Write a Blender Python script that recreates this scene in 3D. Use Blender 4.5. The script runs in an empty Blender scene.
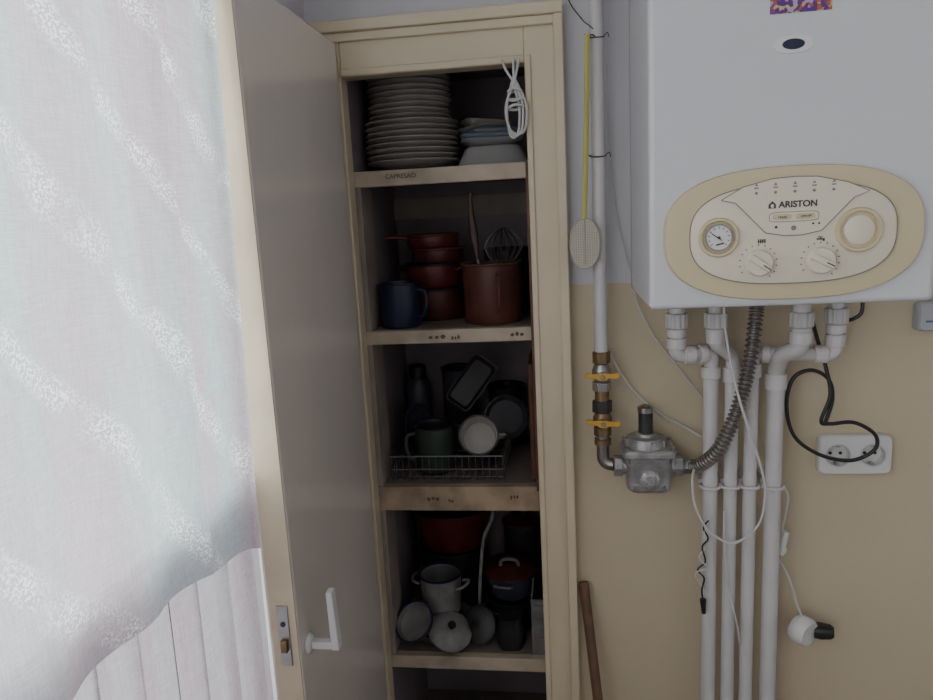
import bpy, bmesh, math, random
from mathutils import Vector, Matrix
random.seed(4)
PI=math.pi
# ---------------------------------------------------------------- materials
def mat(name,col,rough=.5,metal=0,var=.12,scale=8,bump=0.0,bscale=60,col2=None,spec=.5,coat=0):
    m=bpy.data.materials.new(name);m.use_nodes=True
    n=m.node_tree.nodes;l=m.node_tree.links;b=n['Principled BSDF']
    tc=n.new('ShaderNodeTexCoord');no=n.new('ShaderNodeTexNoise')
    no.inputs['Scale'].default_value=scale;no.inputs['Detail'].default_value=5
    l.new(tc.outputs['Object'],no.inputs['Vector'])
    rp=n.new('ShaderNodeValToRGB')
    c2=col2 or tuple(max(0,c*(1-var*2)) for c in col)
    rp.color_ramp.elements[0].color=(*c2,1);rp.color_ramp.elements[0].position=.3
    rp.color_ramp.elements[1].color=(*col,1);rp.color_ramp.elements[1].position=.65
    l.new(no.outputs['Fac'],rp.inputs['Fac']);l.new(rp.outputs['Color'],b.inputs['Base Color'])
    b.inputs['Roughness'].default_value=rough;b.inputs['Metallic'].default_value=metal
    b.inputs['Specular IOR Level'].default_value=spec
    b.inputs['Coat Weight'].default_value=coat
    if bump:
        n2=n.new('ShaderNodeTexNoise');n2.inputs['Scale'].default_value=bscale;n2.inputs['Detail'].default_value=3
        l.new(tc.outputs['Object'],n2.inputs['Vector'])
        bp=n.new('ShaderNodeBump');bp.inputs['Strength'].default_value=bump;bp.inputs['Distance'].default_value=.004
        l.new(n2.outputs['Fac'],bp.inputs['Height']);l.new(bp.outputs['Normal'],b.inputs['Normal'])
    return m
cream=mat('cream_paint',(.72,.61,.435),.36,var=.06,scale=4,bump=.12,bscale=25)
cream_door=mat('cream_door_paint',(.80,.73,.65),.25,var=.05,scale=2.5,bump=.10,bscale=18,coat=.4)
edgewood=mat('door_edge_paint',(.72,.60,.43),.5,var=.14,scale=5,bump=.2)
inner=mat('closet_inner_shaded',(.29,.24,.26),.7,var=.15,scale=5,bump=.1)  # whitish mauve paint with the closet's shade put into the colour
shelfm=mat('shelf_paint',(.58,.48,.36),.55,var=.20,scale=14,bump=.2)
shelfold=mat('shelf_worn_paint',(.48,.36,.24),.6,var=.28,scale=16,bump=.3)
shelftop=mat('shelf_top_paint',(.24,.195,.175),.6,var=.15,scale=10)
battenm=mat('batten_paint',(.36,.30,.25),.6,var=.12,scale=10)
white_pl=mat('white_plastic',(.70,.69,.67),.4,var=.03)
ppr=mat('pipe_white_plastic',(.63,.60,.59),.45,var=.06,scale=10)
nutm=mat('union_grey_plastic',(.56,.54,.53),.45,var=.06,scale=30)
boiler_w=mat('boiler_enamel',(.61,.61,.63),.32,var=.02,scale=2)
boiler_s=mat('boiler_side_enamel',(.48,.475,.49),.45,var=.03,scale=2)
pan_b=mat('panel_beige',(.60,.505,.32),.42,var=.03,scale=5)
pan_l=mat('panel_light_beige',(.72,.66,.52),.42,var=.02,scale=5)
dark=mat('dark_print',(.05,.05,.055),.5,var=.05)
grey=mat('grey_print',(.22,.22,.22),.5,var=.05)
chin=mat('glazed_ceramic',(.37,.345,.32),.3,var=.07,scale=20)  # crockery tones darkened to stand in for the closet's shade
chin2=mat('white_ceramic',(.38,.37,.36),.3,var=.06,scale=20)
chind=mat('grey_enamel',(.17,.165,.165),.35,var=.12,scale=20)
chinm=mat('stained_enamel',(.26,.25,.24),.35,var=.18,scale=30)
bluer=mat('blue_rim',(.08,.16,.28),.3,var=.1)
navy=mat('navy_enamel',(.016,.02,.055),.35,var=.1)
red=mat('red_enamel',(.13,.024,.02),.35,var=.2,scale=20)
redd=mat('dark_red_enamel',(.085,.019,.017),.38,var=.2,scale=20)
rust=mat('rust_enamel',(.14,.048,.034),.42,var=.22,scale=14)
green=mat('green_enamel',(.042,.06,.048),.35,var=.1)
black=mat('black_plastic',(.020,.019,.020),.45,var=.2)
darkm=mat('dark_steel',(.07,.066,.068),.45,.5,var=.2)
steel=mat('steel',(.42,.41,.40),.3,.9,var=.12,scale=30)
steeld=mat('dull_rack_wire',(.17,.165,.165),.45,.7,var=.12,scale=30)
castm=mat('cast_zinc',(.46,.45,.44),.45,.6,var=.2,scale=40,bump=.4,bscale=180)
hosem=mat('hose_steel',(.32,.295,.27),.3,.85,var=.15,scale=40)
brass=mat('aged_brass',(.32,.22,.12),.4,.8,var=.25,scale=50)
yellow=mat('yellow_lever',(.66,.38,.06),.4,var=.1)
ygreen=mat('swatter_yellow',(.50,.46,.12),.45,var=.08)
swat=mat('swatter_beige',(.48,.45,.38),.55,var=.08)
wood=mat('brown_wood',(.17,.09,.05),.5,var=.25,scale=25)
redw=mat('reddish_wood',(.17,.065,.035),.45,var=.25,scale=25)
cable_w=mat('white_cable',(.60,.60,.58),.4,var=.04)
cable_k=mat('black_cable',(.018,.017,.017),.4,var=.1)
wallup=mat('wall_upper',(.60,.585,.605),.8,var=.04,scale=2,bump=.1)
floor_m=mat('floor_tile',(.15,.115,.09),.5,var=.15,scale=6)
ceil_m=mat('ceiling_paint',(.75,.75,.75),.9,var=.02)
brist=mat('broom_bristle',(.35,.25,.1),.8,var=.2,scale=80)

def wall_two_tone():
    m=bpy.data.materials.new('two_tone_wall');m.use_nodes=True
    n=m.node_tree.nodes;l=m.node_tree.links;b=n['Principled BSDF']
    g=n.new('ShaderNodeNewGeometry');s=n.new('ShaderNodeSeparateXYZ');l.new(g.outputs['Position'],s.inputs[0])
    no=n.new('ShaderNodeTexNoise');no.inputs['Scale'].default_value=30;l.new(g.outputs['Position'],no.inputs['Vector'])
    a=n.new('ShaderNodeMath');a.operation='MULTIPLY_ADD';a.inputs[1].default_value=.006;l.new(no.outputs['Fac'],a.inputs[0]);l.new(s.outputs['Z'],a.inputs[2])
    c=n.new('ShaderNodeMath');c.operation='GREATER_THAN';c.inputs[1].default_value=1.458;l.new(a.outputs[0],c.inputs[0])
    n3=n.new('ShaderNodeTexNoise');n3.inputs['Scale'].default_value=3;n3.inputs['Detail'].default_value=6;l.new(g.outputs['Position'],n3.inputs['Vector'])
    def ramp(c1,c2):
        r=n.new('ShaderNodeValToRGB');r.color_ramp.elements[0].color=(*c1,1);r.color_ramp.elements[1].color=(*c2,1)
        r.color_ramp.elements[0].position=.3;r.color_ramp.elements[1].position=.7;l.new(n3.outputs['Fac'],r.inputs['Fac']);return r
    lo=ramp((.56,.47,.325),(.60,.51,.355));hi=ramp((.575,.56,.585),(.615,.60,.625))
    mx=n.new('ShaderNodeMixRGB');l.new(c.outputs[0],mx.inputs[0]);l.new(lo.outputs[0],mx.inputs[1]);l.new(hi.outputs[0],mx.inputs[2])
    l.new(mx.outputs[0],b.inputs['Base Color']);b.inputs['Roughness'].default_value=.6
    n2=n.new('ShaderNodeTexNoise');n2.inputs['Scale'].default_value=90;l.new(g.outputs['Position'],n2.inputs['Vector'])
    bp=n.new('ShaderNodeBump');bp.inputs['Strength'].default_value=.15;bp.inputs['Distance'].default_value=.003
    l.new(n2.outputs['Fac'],bp.inputs['Height']);l.new(bp.outputs['Normal'],b.inputs['Normal'])
    return m
wallm=wall_two_tone()

def curtain_mat(name,base,base2,pat,alpha,pattern=True,pscale=3.2):
    m=bpy.data.materials.new(name);m.use_nodes=True
    n=m.node_tree.nodes;l=m.node_tree.links;n.remove(n['Principled BSDF']);out=n['Material Output']
    tc=n.new('ShaderNodeTexCoord')
    def slub(sc,mapsc):
        wv=n.new('ShaderNodeTexNoise');wv.inputs['Scale'].default_value=sc;wv.inputs['Detail'].default_value=2
        mp=n.new('ShaderNodeMapping');mp.inputs['Scale'].default_value=mapsc;l.new(tc.outputs['Object'],mp.inputs[0]);l.new(mp.outputs[0],wv.inputs['Vector']);return wv
    wa=slub(120,(1,.35,6));wb=slub(120,(1,6,.35))
    wm=n.new('ShaderNodeMath');wm.operation='ADD';l.new(wa.outputs['Fac'],wm.inputs[0]);l.new(wb.outputs['Fac'],wm.inputs[1])
    wr=n.new('ShaderNodeMapRange');wr.inputs['From Min'].default_value=.7;wr.inputs['From Max'].default_value=1.3;wr.inputs['To Min'].default_value=.76;wr.inputs['To Max'].default_value=1.0
    l.new(wm.outputs[0],wr.inputs['Value'])
    pk=n.new('ShaderNodeTexNoise');pk.inputs['Scale'].default_value=pscale
    mp3=n.new('ShaderNodeMapping');mp3.inputs['Scale'].default_value=(0,3.2,.35);mp3.inputs['Location'].default_value=(0,.35,.2);l.new(tc.outputs['Object'],mp3.inputs[0]);l.new(mp3.outputs[0],pk.inputs['Vector'])
    rp=n.new('ShaderNodeValToRGB');e=rp.color_ramp.elements
    e[0].position=.40;e[0].color=(*base,1);e[1].position=.62;e[1].color=(*base2,1)
    l.new(pk.outputs['Fac'],rp.inputs[0])
    mw=n.new('ShaderNodeMixRGB');mw.blend_type='MULTIPLY';mw.inputs[0].default_value=1
    l.new(rp.outputs[0],mw.inputs[1]);l.new(wr.outputs[0],mw.inputs[2]);col=mw.outputs[0]
    if pattern:
        mp2=n.new('ShaderNodeMapping');mp2.inputs['Rotation'].default_value=(math.radians(50),0,0)
        l.new(tc.outputs['Object'],mp2.inputs[0])
        w=n.new('ShaderNodeTexWave');w.bands_direction='Z';w.inputs['Scale'].default_value=2.3;w.inputs['Distortion'].default_value=3.0
        w.inputs['Detail'].default_value=2;w.inputs['Detail Scale'].default_value=1.3;l.new(mp2.outputs[0],w.inputs['Vector'])
        r2=n.new('ShaderNodeValToRGB');r2.color_ramp.elements[0].position=.80;r2.color_ramp.elements[1].position=1.0
        l.new(w.outputs['Fac'],r2.inputs[0])
        dn=n.new('ShaderNodeTexNoise');dn.inputs['Scale'].default_value=18;l.new(tc.outputs['Object'],dn.inputs['Vector'])
        vo=n.new('ShaderNodeTexNoise');vo.inputs['Scale'].default_value=340;vo.inputs['Detail'].default_value=1;l.new(tc.outputs['Object'],vo.inputs['Vector'])
        r3=n.new('ShaderNodeValToRGB');r3.color_ramp.elements[0].position=.47;r3.color_ramp.elements[0].color=(0,0,0,1);r3.color_ramp.elements[1].position=.58;r3.color_ramp.elements[1].color=(1,1,1,1)
        l.new(vo.outputs['Fac'],r3.inputs[0])
        mu=n.new('ShaderNodeMath');mu.operation='MULTIPLY';l.new(r2.outputs[0],mu.inputs[0]);l.new(r3.outputs[0],mu.inputs[1])
        r4=n.new('ShaderNodeValToRGB');r4.color_ramp.elements[0].position=.34;r4.color_ramp.elements[0].color=(.15,.15,.15,1);r4.color_ramp.elements[1].position=.56;l.new(dn.outputs['Fac'],r4.inputs[0])
        m2=n.new('ShaderNodeMath');m2.operation='MULTIPLY';l.new(mu.outputs[0],m2.inputs[0]);l.new(r4.outputs[0],m2.inputs[1])
        mx=n.new('ShaderNodeMixRGB');l.new(m2.outputs[0],mx.inputs[0]);l.new(col,mx.inputs[1]);mx.inputs[2].default_value=(*pat,1);col=mx.outputs[0]
    d=n.new('ShaderNodeBsdfDiffuse');t=n.new('ShaderNodeBsdfTranslucent');tr=n.new('ShaderNodeBsdfTransparent')
    l.new(col,d.inputs[0]);l.new(col,t.inputs[0])
    a=n.new('ShaderNodeMixShader');a.inputs[0].default_value=.62;l.new(d.outputs[0],a.inputs[1]);l.new(t.outputs[0],a.inputs[2])
    b=n.new('ShaderNodeMixShader');b.inputs[0].default_value=1-alpha
    l.new(a.outputs[0],b.inputs[1]);l.new(tr.outputs[0],b.inputs[2]);l.new(b.outputs[0],out.inputs[0])
    return m
cur1=curtain_mat('lace_sheer',(.60,.675,.69),(.64,.565,.60),(.97,1,1),.96)
cur2=curtain_mat('pink_sheer',(.40,.375,.40),(.37,.305,.33),(1,1,1),.975,False,7)

# ---------------------------------------------------------------- mesh builder
def smooth_pts(pts,n=8):
    pts=[Vector(p) for p in pts]
    if len(pts)<3:return pts
    P=[pts[0]*2-pts[1]]+pts+[pts[-1]*2-pts[-2]];o=[]
    for i in range(1,len(P)-2):
        a,b,c,d=P[i-1:i+3]
        for k in range(n):
            t=k/n;o.append(.5*((2*b)+(c-a)*t+(2*a-5*b+4*c-d)*t*t+(3*b-a-3*c+d)*t**3))
    o.append(pts[-1]);return o
class M:
    def __init__(s):s.v=[];s.f=[];s.mi=[];s.mats=[]
    def add(s,vs,fs,m,mx=None):
        if m not in s.mats:s.mats.append(m)
        k=s.mats.index(m);o=len(s.v)
        for v in vs:
            v=Vector(v);s.v.append(mx@v if mx else v)
        for f in fs:s.f.append([i+o for i in f]);s.mi.append(k)
        return s
    def box(s,x0,x1,y0,y1,z0,z1,m,mx=None):
        vs=[(x,y,z) for x in(x0,x1) for y in(y0,y1) for z in(z0,z1)]
        return s.add(vs,[(0,1,3,2),(4,6,7,5),(0,4,5,1),(2,3,7,6),(0,2,6,4),(1,5,7,3)],m,mx)
    def loft(s,rings,m,mx=None,cap0=True,cap1=True):
        n=len(rings[0]);vs=[p for r in rings for p in r];fs=[]
        for i in range(len(rings)-1):
            for j in range(n):
                k=(j+1)%n;fs.append((i*n+j,i*n+k,(i+1)*n+k,(i+1)*n+j))
        if cap0:fs.append(tuple(range(n)))
        if cap1:fs.append(tuple((len(rings)-1)*n+j for j in range(n)))
        return s.add(vs,fs,m,mx)
    def lathe(s,prof,m,mx=None,seg=32,caps=True,gear=0):
        vs=[];fs=[];idx=[]
        for r,z in prof:
            if r<1e-6:idx.append([len(vs)]);vs.append((0,0,z))
            else:
                idx.append(list(range(len(vs),len(vs)+seg)))
                vs+=[((r-gear*((j//2)%2))*math.cos(2*PI*j/seg),(r-gear*((j//2)%2))*math.sin(2*PI*j/seg),z) for j in range(seg)]
        for a,b in zip(idx,idx[1:]):
            for j in range(seg):
                k=(j+1)%seg
                if len(a)==1 and len(b)==1:continue
                if len(a)==1:fs.append((a[0],b[j],b[k]))
                elif len(b)==1:fs.append((a[j],a[k],b[0]))
                else:fs.append((a[j],a[k],b[k],b[j]))
        if caps:
            for a in(idx[0],idx[-1]):
                if len(a)>1:fs.append(tuple(a))
        return s.add(vs,fs,m,mx)
    def cyl(s,p0,p1,r,m,seg=20,r1=None):
        p0=Vector(p0);p1=Vector(p1);d=p1-p0
        mx=Matrix.Translation(p0)@d.to_track_quat('Z','Y').to_matrix().to_4x4()
        return s.lathe([(r,0),(r if r1 is None else r1,d.length)],m,mx,seg)
    def tube(s,pts,r,m,seg=10,sm=8,closed=False,flat=1):
        P=smooth_pts(pts,sm) if sm else [Vector(p) for p in pts]
        if closed:P=P[:-1] if (P[0]-P[-1]).length<1e-6 else P
        n=len(P);up=None;rings=[]
        for i in range(n):
            t=((P[(i+1)%n]-P[i-1]) if closed else (P[min(i+1,n-1)]-P[max(i-1,0)])).normalized()
            if up is None:
                up=Vector((0,1,0)) if abs(t.y)<.9 else Vector((1,0,0))
            up=(up-t*up.dot(t));up.normalize();sd=t.cross(up)
            rr=r(i/(n-1)) if callable(r) else r
            rings.append([P[i]+up*(rr*flat*math.sin(2*PI*j/seg))+sd*(rr*math.cos(2*PI*j/seg)) for j in range(seg)])
        if closed:rings.append(rings[0]);return s.loft(rings,m,None,False,False)
        return s.loft(rings,m)
    def prism(s,out,y0,y1,m,mx=None):
        return s.loft([[(a,y0,b) for a,b in out],[(a,y1,b) for a,b in out]],m,mx)
    def obj(s,name,origin=(0,0,0),parent=None,bevel=0,ang=40,seg=2):
        o=Vector(origin);me=bpy.data.meshes.new(name)
        me.from_pydata([v-o for v in s.v],[],s.f)
        for m in s.mats:me.materials.append(m)
        for p,k in zip(me.polygons,s.mi):p.material_index=k
        bm=bmesh.new();bm.from_mesh(me);bmesh.ops.recalc_face_normals(bm,faces=bm.faces);bm.to_mesh(me);bm.free()
        me.polygons.foreach_set('use_smooth',[True]*len(me.polygons));me.set_sharp_from_angle(angle=math.radians(ang))
        ob=bpy.data.objects.new(name,me);bpy.context.scene.collection.objects.link(ob)
        w=o.copy()
        if parent:
            ob.parent=parent;w=o-Vector(parent['_w'])
        ob.location=w;ob['_w']=tuple(o)
        if bevel:
            b=ob.modifiers.new('bevel','BEVEL');b.width=bevel;b.segments=seg;b.limit_method='ANGLE';b.angle_limit=math.radians(35)
        return ob
def tag(o,label,cat,group=None):
    o['label']=label;o['category']=cat
    if group:o['group']=group
    return o
def thing(name,loc,label,cat,group=None):
    e=bpy.data.objects.new(name,None);e.empty_display_size=.02;bpy.context.scene.collection.objects.link(e)
    e.location=loc;e['_w']=tuple(loc);return tag(e,label,cat,group)
def struct(o):o['kind']='structure';return o
def sup(hx,hz,n=2.4,seg=64,cx=0,cz=0):
    o=[]
    for j in range(seg):
        t=2*PI*j/seg;c,s_=math.cos(t),math.sin(t)
        o.append((cx+hx*math.copysign(abs(c)**(2/n),c),cz+hz*math.copysign(abs(s_)**(2/n),s_)))
    return o
def rr(hx,hy,z,n=6,seg=40,cx=0,cy=0):return [(a,b,z) for a,b in sup(hx,hy,n,seg,cx,cy)]
def text(name,s,size,loc,m,parent=None,off=0.0,rz=0,thick=.0004):
    c=bpy.data.curves.new(name,'FONT');c.body=s;c.size=size;c.align_x='CENTER';c.align_y='CENTER';c.extrude=thick;c.offset=off
    t=bpy.data.objects.new(name+'_tmp',c);bpy.context.scene.collection.objects.link(t)
    dg=bpy.context.evaluated_depsgraph_get();me=bpy.data.meshes.new_from_object(t.evaluated_get(dg))
    bpy.data.objects.remove(t)
    me.transform(Matrix.Rotation(rz,4,'Y')@Matrix.Rotation(PI/2,4,'X'));me.materials.clear();me.materials.append(m)
    ob=bpy.data.objects.new(name,me);bpy.context.scene.collection.objects.link(ob)
    w=Vector(loc);ob['_w']=tuple(w)
    if parent:ob.parent=parent;w=w-Vector(parent['_w'])
    ob.location=w;return ob
T=Matrix.Translation
def R(a,ax):return Matrix.Rotation(math.radians(a),4,ax)

# ---------------------------------------------------------------- room
XL=-.488;XR=1.35
WY0,WY1=-1.75,-.44
m=M();m.box(.002,XR,0,.10,0,2.6,wallm);m.box(XL,.002,0,.10,1.95,2.6,wallm);struct(m.obj('wall_back'))
m=M()
for y0,y1,z0,z1 in[(-3.2,-2.9,0,2.6),(-2.9,-1.95,0,.9),(-2.9,-1.95,2.2,2.6),(-1.95,WY0,0,2.6),(WY0,WY1,0,.72),(WY0,WY1,2.3,2.6),(WY1,.1,0,2.6)]:
    m.box(XL-.14,XL,y0,y1,z0,z1,wallup)
struct(m.obj('wall_left'))
struct(M().box(XR,XR+.1,-3.2,.1,0,2.6,wallup).obj('wall_right'))
struct(M().box(XL-.14,XR+.1,-3.3,-3.2,0,2.6,wallup).obj('wall_rear'))
struct(M().box(XL-.14,XR+.1,-3.3,.6,-.1,0,floor_m).obj('floor'))
struct(M().box(XL-.14,XR+.1,-3.3,.1,2.6,2.7,ceil_m).obj('ceiling'))
for k,(y0,y1,z0,z1) in enumerate([(WY0,WY1,.72,2.3),(-2.9,-1.95,.9,2.2)]):
    m=M();X0,X1=XL-.12,XL-.07;q=.03
    m.box(X0,X1,y0,y0+q,z0,z1,white_pl);m.box(X0,X1,y1-q,y1,z0,z1,white_pl)
    m.box(X0,X1,y0,y1,z0,z0+q,white_pl);m.box(X0,X1,y0,y1,z1-q,z1,white_pl)
    struct(m.obj('window_%d'%(k+1),bevel=.004))

# ---------------------------------------------------------------- closet
cl=thing('built_in_closet',(-.24,0,0),'cream painted built-in pantry closet with open door and crockery shelves','closet')
OL,OR,OT=-.419,-.063,1.877
m=M()
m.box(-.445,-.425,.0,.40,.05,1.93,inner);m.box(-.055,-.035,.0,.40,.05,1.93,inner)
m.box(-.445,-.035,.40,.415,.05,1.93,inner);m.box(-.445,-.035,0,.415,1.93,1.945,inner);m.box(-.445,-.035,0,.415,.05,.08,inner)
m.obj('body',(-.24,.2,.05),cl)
m=M()
m.box(-.486,OL,-.022,.02,0.0,1.977,cream);m.box(OR,.008,-.022,.02,0.0,1.977,cream);m.box(OL,OR,-.022,.02,OT,1.977,cream)
m.box(-.486,.010,-.036,-.022,1.957,1.979,cream);m.box(-.486,.006,-.030,-.022,1.940,1.957,cream)
m.box(-.008,.010,-.034,-.022,0,1.957,cream);m.box(-.486,-.470,-.034,-.022,0,1.957,cream)
m.box(OL,OR,-.027,-.022,OT,OT+.014,cream);m.box(OR,OR+.012,-.027,-.022,0,OT+.014,cream)
m.obj('frame',(-.24,0,0),cl,bevel=.003)
M().box(-.069,-.063,.0,.02,1.02,1.70,redw).obj('stop_strip',(-.066,.01,1.0),cl)
SH=[(1.669,1.701),(1.339,1.368),(.962,1.018),(.572,.604),(.22,.25)]
for i,(z0,z1) in enumerate(SH):
    m=M();f=shelfold if i==2 else shelfm
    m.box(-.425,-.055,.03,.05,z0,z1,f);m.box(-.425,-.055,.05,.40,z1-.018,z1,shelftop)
    m.obj('shelf',(-.24,.2,z0),cl,bevel=.0015)
for i in range(1,4):
    M().box(-.425,-.412,.034,.12,SH[i][1],SH[i-1][0],battenm).obj('side_batten',(-.418,.08,SH[i][1]),cl,bevel=.001)
M().box(-.425,-.055,.385,.40,1.60,1.651,battenm).obj('back_batten',(-.24,.39,1.6),cl)
t=text('stencil_mark','CAPRESAO',.013,(-.325,.0293,1.6875),dark,cl,rz=0);t['label']='faded dark stencilled lettering'
for x,z,w in[(-.27,1.352,.04),(-.23,1.35,.02),(-.10,1.353,.03),(-.3,.99,.03),(-.26,.985,.012),(-.12,.995,.02)]:
    for k in range(3):
        mm=M();a=x+(k-1)*w/3
        mm.loft([[(p,.0288,q) for p,q in sup(w*.15*random.uniform(.5,1),.002+.003*random.random(),1.7,10,a,z+random.uniform(-.003,.003))],[(p,.0305,q) for p,q in sup(w*.13,.004,2,10,a,z)]],wood)
        o=mm.obj('paint_scuff',(a,.03,z),cl);o['label']='dark chipped paint mark'
DX0,DX1=-.463,-.420
DT=1.938
door=M();door.box(DX0,DX1,-.485,-.037,.06,DT,cream_door)
dpart=door.obj('door',(-.44,-.037,.06),cl,bevel=.004)
e=M();e.box(DX0+.001,DX1-.001,-.488,-.485,.06,DT,edgewood);o=e.obj('edge_lipping',(-.44,-.486,.06),dpart);o['label']='yellowed bare door edge'
m=M();m.box(-.450,-.432,-.4905,-.487,.93,1.03,steel);m.cyl((-.441,-.4905,1.0),(-.441,-.4925,1.0),.004,darkm);m.box(-.446,-.436,-.497,-.489,.955,.975,brass)
m.obj('latch_plate',(-.441,-.488,.98),dpart,bevel=.0008)
m=M()
m.lathe([(0,0),(.017,0),(.017,.004),(.012,.009),(0,.009)],white_pl,T((-.420,-.452,.945))@R(90,'Y'))
m.box(-.416,-.366,-.459,-.445,.938,.951,white_pl)
m.loft([[(-.378,-.461,.938),(-.366,-.461,.938),(-.366,-.443,.938),(-.378,-.443,.938)],[(-.379,-.461,.960),(-.367,-.461,.960),(-.367,-.443,.960),(-.379,-.443,.960)],[(-.381,-.459,1.036),(-.371,-.459,1.036),(-.371,-.441,1.036),(-.381,-.441,1.036)]],white_pl)
m.obj('handle',(-.42,-.452,.945),dpart,bevel=.003,seg=3)

# ---------------------------------------------------------------- curtains
def curtain(name,x,ya,yb,ztop,hem,wave,matl,label,ny=300,nz=60,taper=0):
    m=M();vs=[];fs=[]
    for i in range(ny+1):
        for j in range(nz+1):
            t=j/nz
            y=ya+(yb-ya)*i/ny
            z0=hem(y);z=z0+(ztop-z0)*t
            wx,wy=wave(y,z);wy*=min(1,(yb-y)/.04)
            yq=min(y+wy,yb)
            y2=ya+(yq-ya)*(1-taper*max(0,1.95-z)/(yb-ya))
            vs.append((x+wx,y2,z))
    for i in range(ny):
        for j in range(nz):
            a=i*(nz+1)+j;fs.append((a,a+1,a+nz+2,a+nz+1))
    m.add(vs,fs,matl);return tag(m.obj(name,(x,(ya+yb)/2,hem(yb)),ang=180),label,'curtain')
def w1(y,z):
    p=38*y+.5*z+1.1*math.sin(9*y)
    return (.0058*math.sin(p)+.0022*math.sin(83*y+1.3-1.1*z), .016*math.sin(p+1.2+.4*math.sin(3*z)))
def hem1(y):
    d=min(-.50-y,.6);return 1.150+.042*(d/.44)+.018*math.sin(PI*min(1,d/.44))
curtain('lace_curtain',-.447,-1.28,-.497,2.4,hem1,w1,cur1,'white translucent lace curtain with speckled diagonal swirls over the window',taper=.050)
def w2(y,z):
    p=85*y+1.2*math.sin(2.2*z)+1.0*math.sin(17*y)
    return (.0048*math.sin(p)+.0013*math.sin(2.3*p+z),.0105*math.sin(p+1.3)+.003*math.sin(.47*p))
curtain('under_curtain',-.4745,-1.28,-.476,1.240,lambda y:.30,w2,cur2,'pinkish grey gathered sheer under-curtain cut short behind the lace hem',ny=600)  # under layer, its upper part left out so the lace above stays bright
m=M();m.cyl((-.462,-1.68,2.42),(-.462,-.40,2.42),.010,wood);
for yy in(-1.64,-.45):m.box(XL,-.455,yy-.008,yy+.008,2.41,2.43,wood)
tag(m.obj('curtain_rod',(-.462,-1,2.42)),'brown wooden curtain rod above the window','curtain rod')

# ---------------------------------------------------------------- crockery, top shelf
def plate_profile(R_):return [(0,0),(R_*.52,0),(R_*.60,.004),(R_*.97,.017),(R_,.0195),(R_*.985,.0215),(R_*.6,.009),(R_*.5,.005),(0,.005)]
def stack(Rp,n,x,y,z,sp,label,grp,name='dinner_plate',matl=chin):
    base=M().lathe(plate_profile(Rp),matl,seg=48).obj(name,(0,0,0))
    for i in range(n):
        o=base if i==0 else base.copy()
        if i:bpy.context.scene.collection.objects.link(o)
        o.location=(x+random.uniform(-.0015,.0015),y+random.uniform(-.001,.001),z+i*sp)
        tag(o,label,'plate',grp)
stack(.102,8,-.319,.145,1.7015,.0115,'wide off-white ceramic dinner plate in the tall stack','plates on the top shelf')
stack(.090,8,-.320,.145,1.7015+8*.0115,.0115,'smaller off-white ceramic plate in the tall stack','plates on the top shelf')
def bowl(name,Rb,h,x,y,z,mt,label,grp=None,foot=.5,rim=None,mx=None):
    mx=mx or T((x,y,z))
    p=[(0,0),(Rb*foot,0),(Rb*(foot+.1),.003),(Rb*.9,h*.6),(Rb,h),(Rb-.003,h+.001),(Rb*.86,h*.62),(Rb*foot*.95,.008),(0,.006)]
    m=M().lathe(p,mt,mx,40)
    if rim:m.lathe([(Rb-.003,h-.001),(Rb+.0015,h-.001),(Rb+.0015,h+.003),(Rb-.003,h+.003),(Rb-.003,h-.001)],rim,mx,40,False)
    return tag(m.obj(name,(x,y,z)),label,'bowl',grp)
mx=T((-.143,.135,1.7015))@R(6,'Z')
m=M().loft([rr(.080,.075,0,5),rr(.080,.075,.003,5),rr(.074,.069,.006,5),rr(.060,.056,.036,4),rr(.052,.048,.041,4)],chin2,mx)
tag(m.obj('serving_dish',(-.143,.135,1.7015)),'large white ceramic serving dish turned upside down','dish')
def sqdish(x,y,z,rz,label,hx=.066,tilt=0,rim=True):
    mx=T((x,y,z))@R(rz,'Z')@R(tilt,'Y')
    m=M().loft([rr(hx*.55,hx*.55,0),rr(hx*.65,hx*.65,.002),rr(hx*.97,hx*.97,.0125),rr(hx,hx,.0145),rr(hx*.96,hx*.96,.0155),rr(hx*.62,hx*.62,.005)],chin2 if rim else chin,mx)
    if rim:m.loft([rr(hx,hx,.014),rr(hx*1.006,hx*1.006,.015),rr(hx*.99,hx*.99,.0165)],bluer,mx,False,False)
    return tag(m.obj('square_dish',(x,y,z)),label,'dish','square dishes on the top shelf')
sqdish(-.146,.14,1.7430,12,'white square ceramic dish with thin blue rim')
sqdish(-.146,.14,1.7510,5,'white square ceramic dish with thin blue rim')
sqdish(-.143,.14,1.7600,24,'white square ceramic dish with thin blue rim, turned askew',.060)
sqdish(-.160,.15,1.7730,38,'grey square ceramic dish lying askew on the pile',.050,-4,False)
sqdish(-.165,.15,1.7830,20,'grey square ceramic dish on top of the pile',.044,5,False)
# cable bundle hanging
m=M();cx=-.083;cy=-.034
for k in range(3):
    a=.009+.003*k;o=.003*(k-1)
    m.tube([(cx+o,cy-.002*k,1.845),(cx-a*1.3+o,cy-.004,1.80),(cx-a+o,cy-.003*k,1.752+.004*k),(cx+o,cy,1.742+.003*k),(cx+a+o,cy-.002*k,1.757),(cx+a*1.2+o,cy-.004,1.80),(cx+o,cy,1.845)],.0024,cable_w,8)
m.tube([(cx-.015,cy,1.795),(cx,cy-.010,1.800),(cx+.016,cy-.004,1.797),(cx,cy+.006,1.793),(cx-.015,cy,1.795)],.0028,cable_w,8)
m.tube([(cx-.013,cy,1.812),(cx,cy-.010,1.808),(cx+.014,cy-.004,1.812),(cx,cy+.006,1.812),(cx-.013,cy,1.812)],.0028,cable_w,8)
m.tube([(cx-.012,cy,1.826),(cx,cy-.010,1.830),(cx+.012,cy-.004,1.825),(cx,cy+.006,1.825),(cx-.012,cy,1.826)],.0028,cable_w,8)
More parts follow.
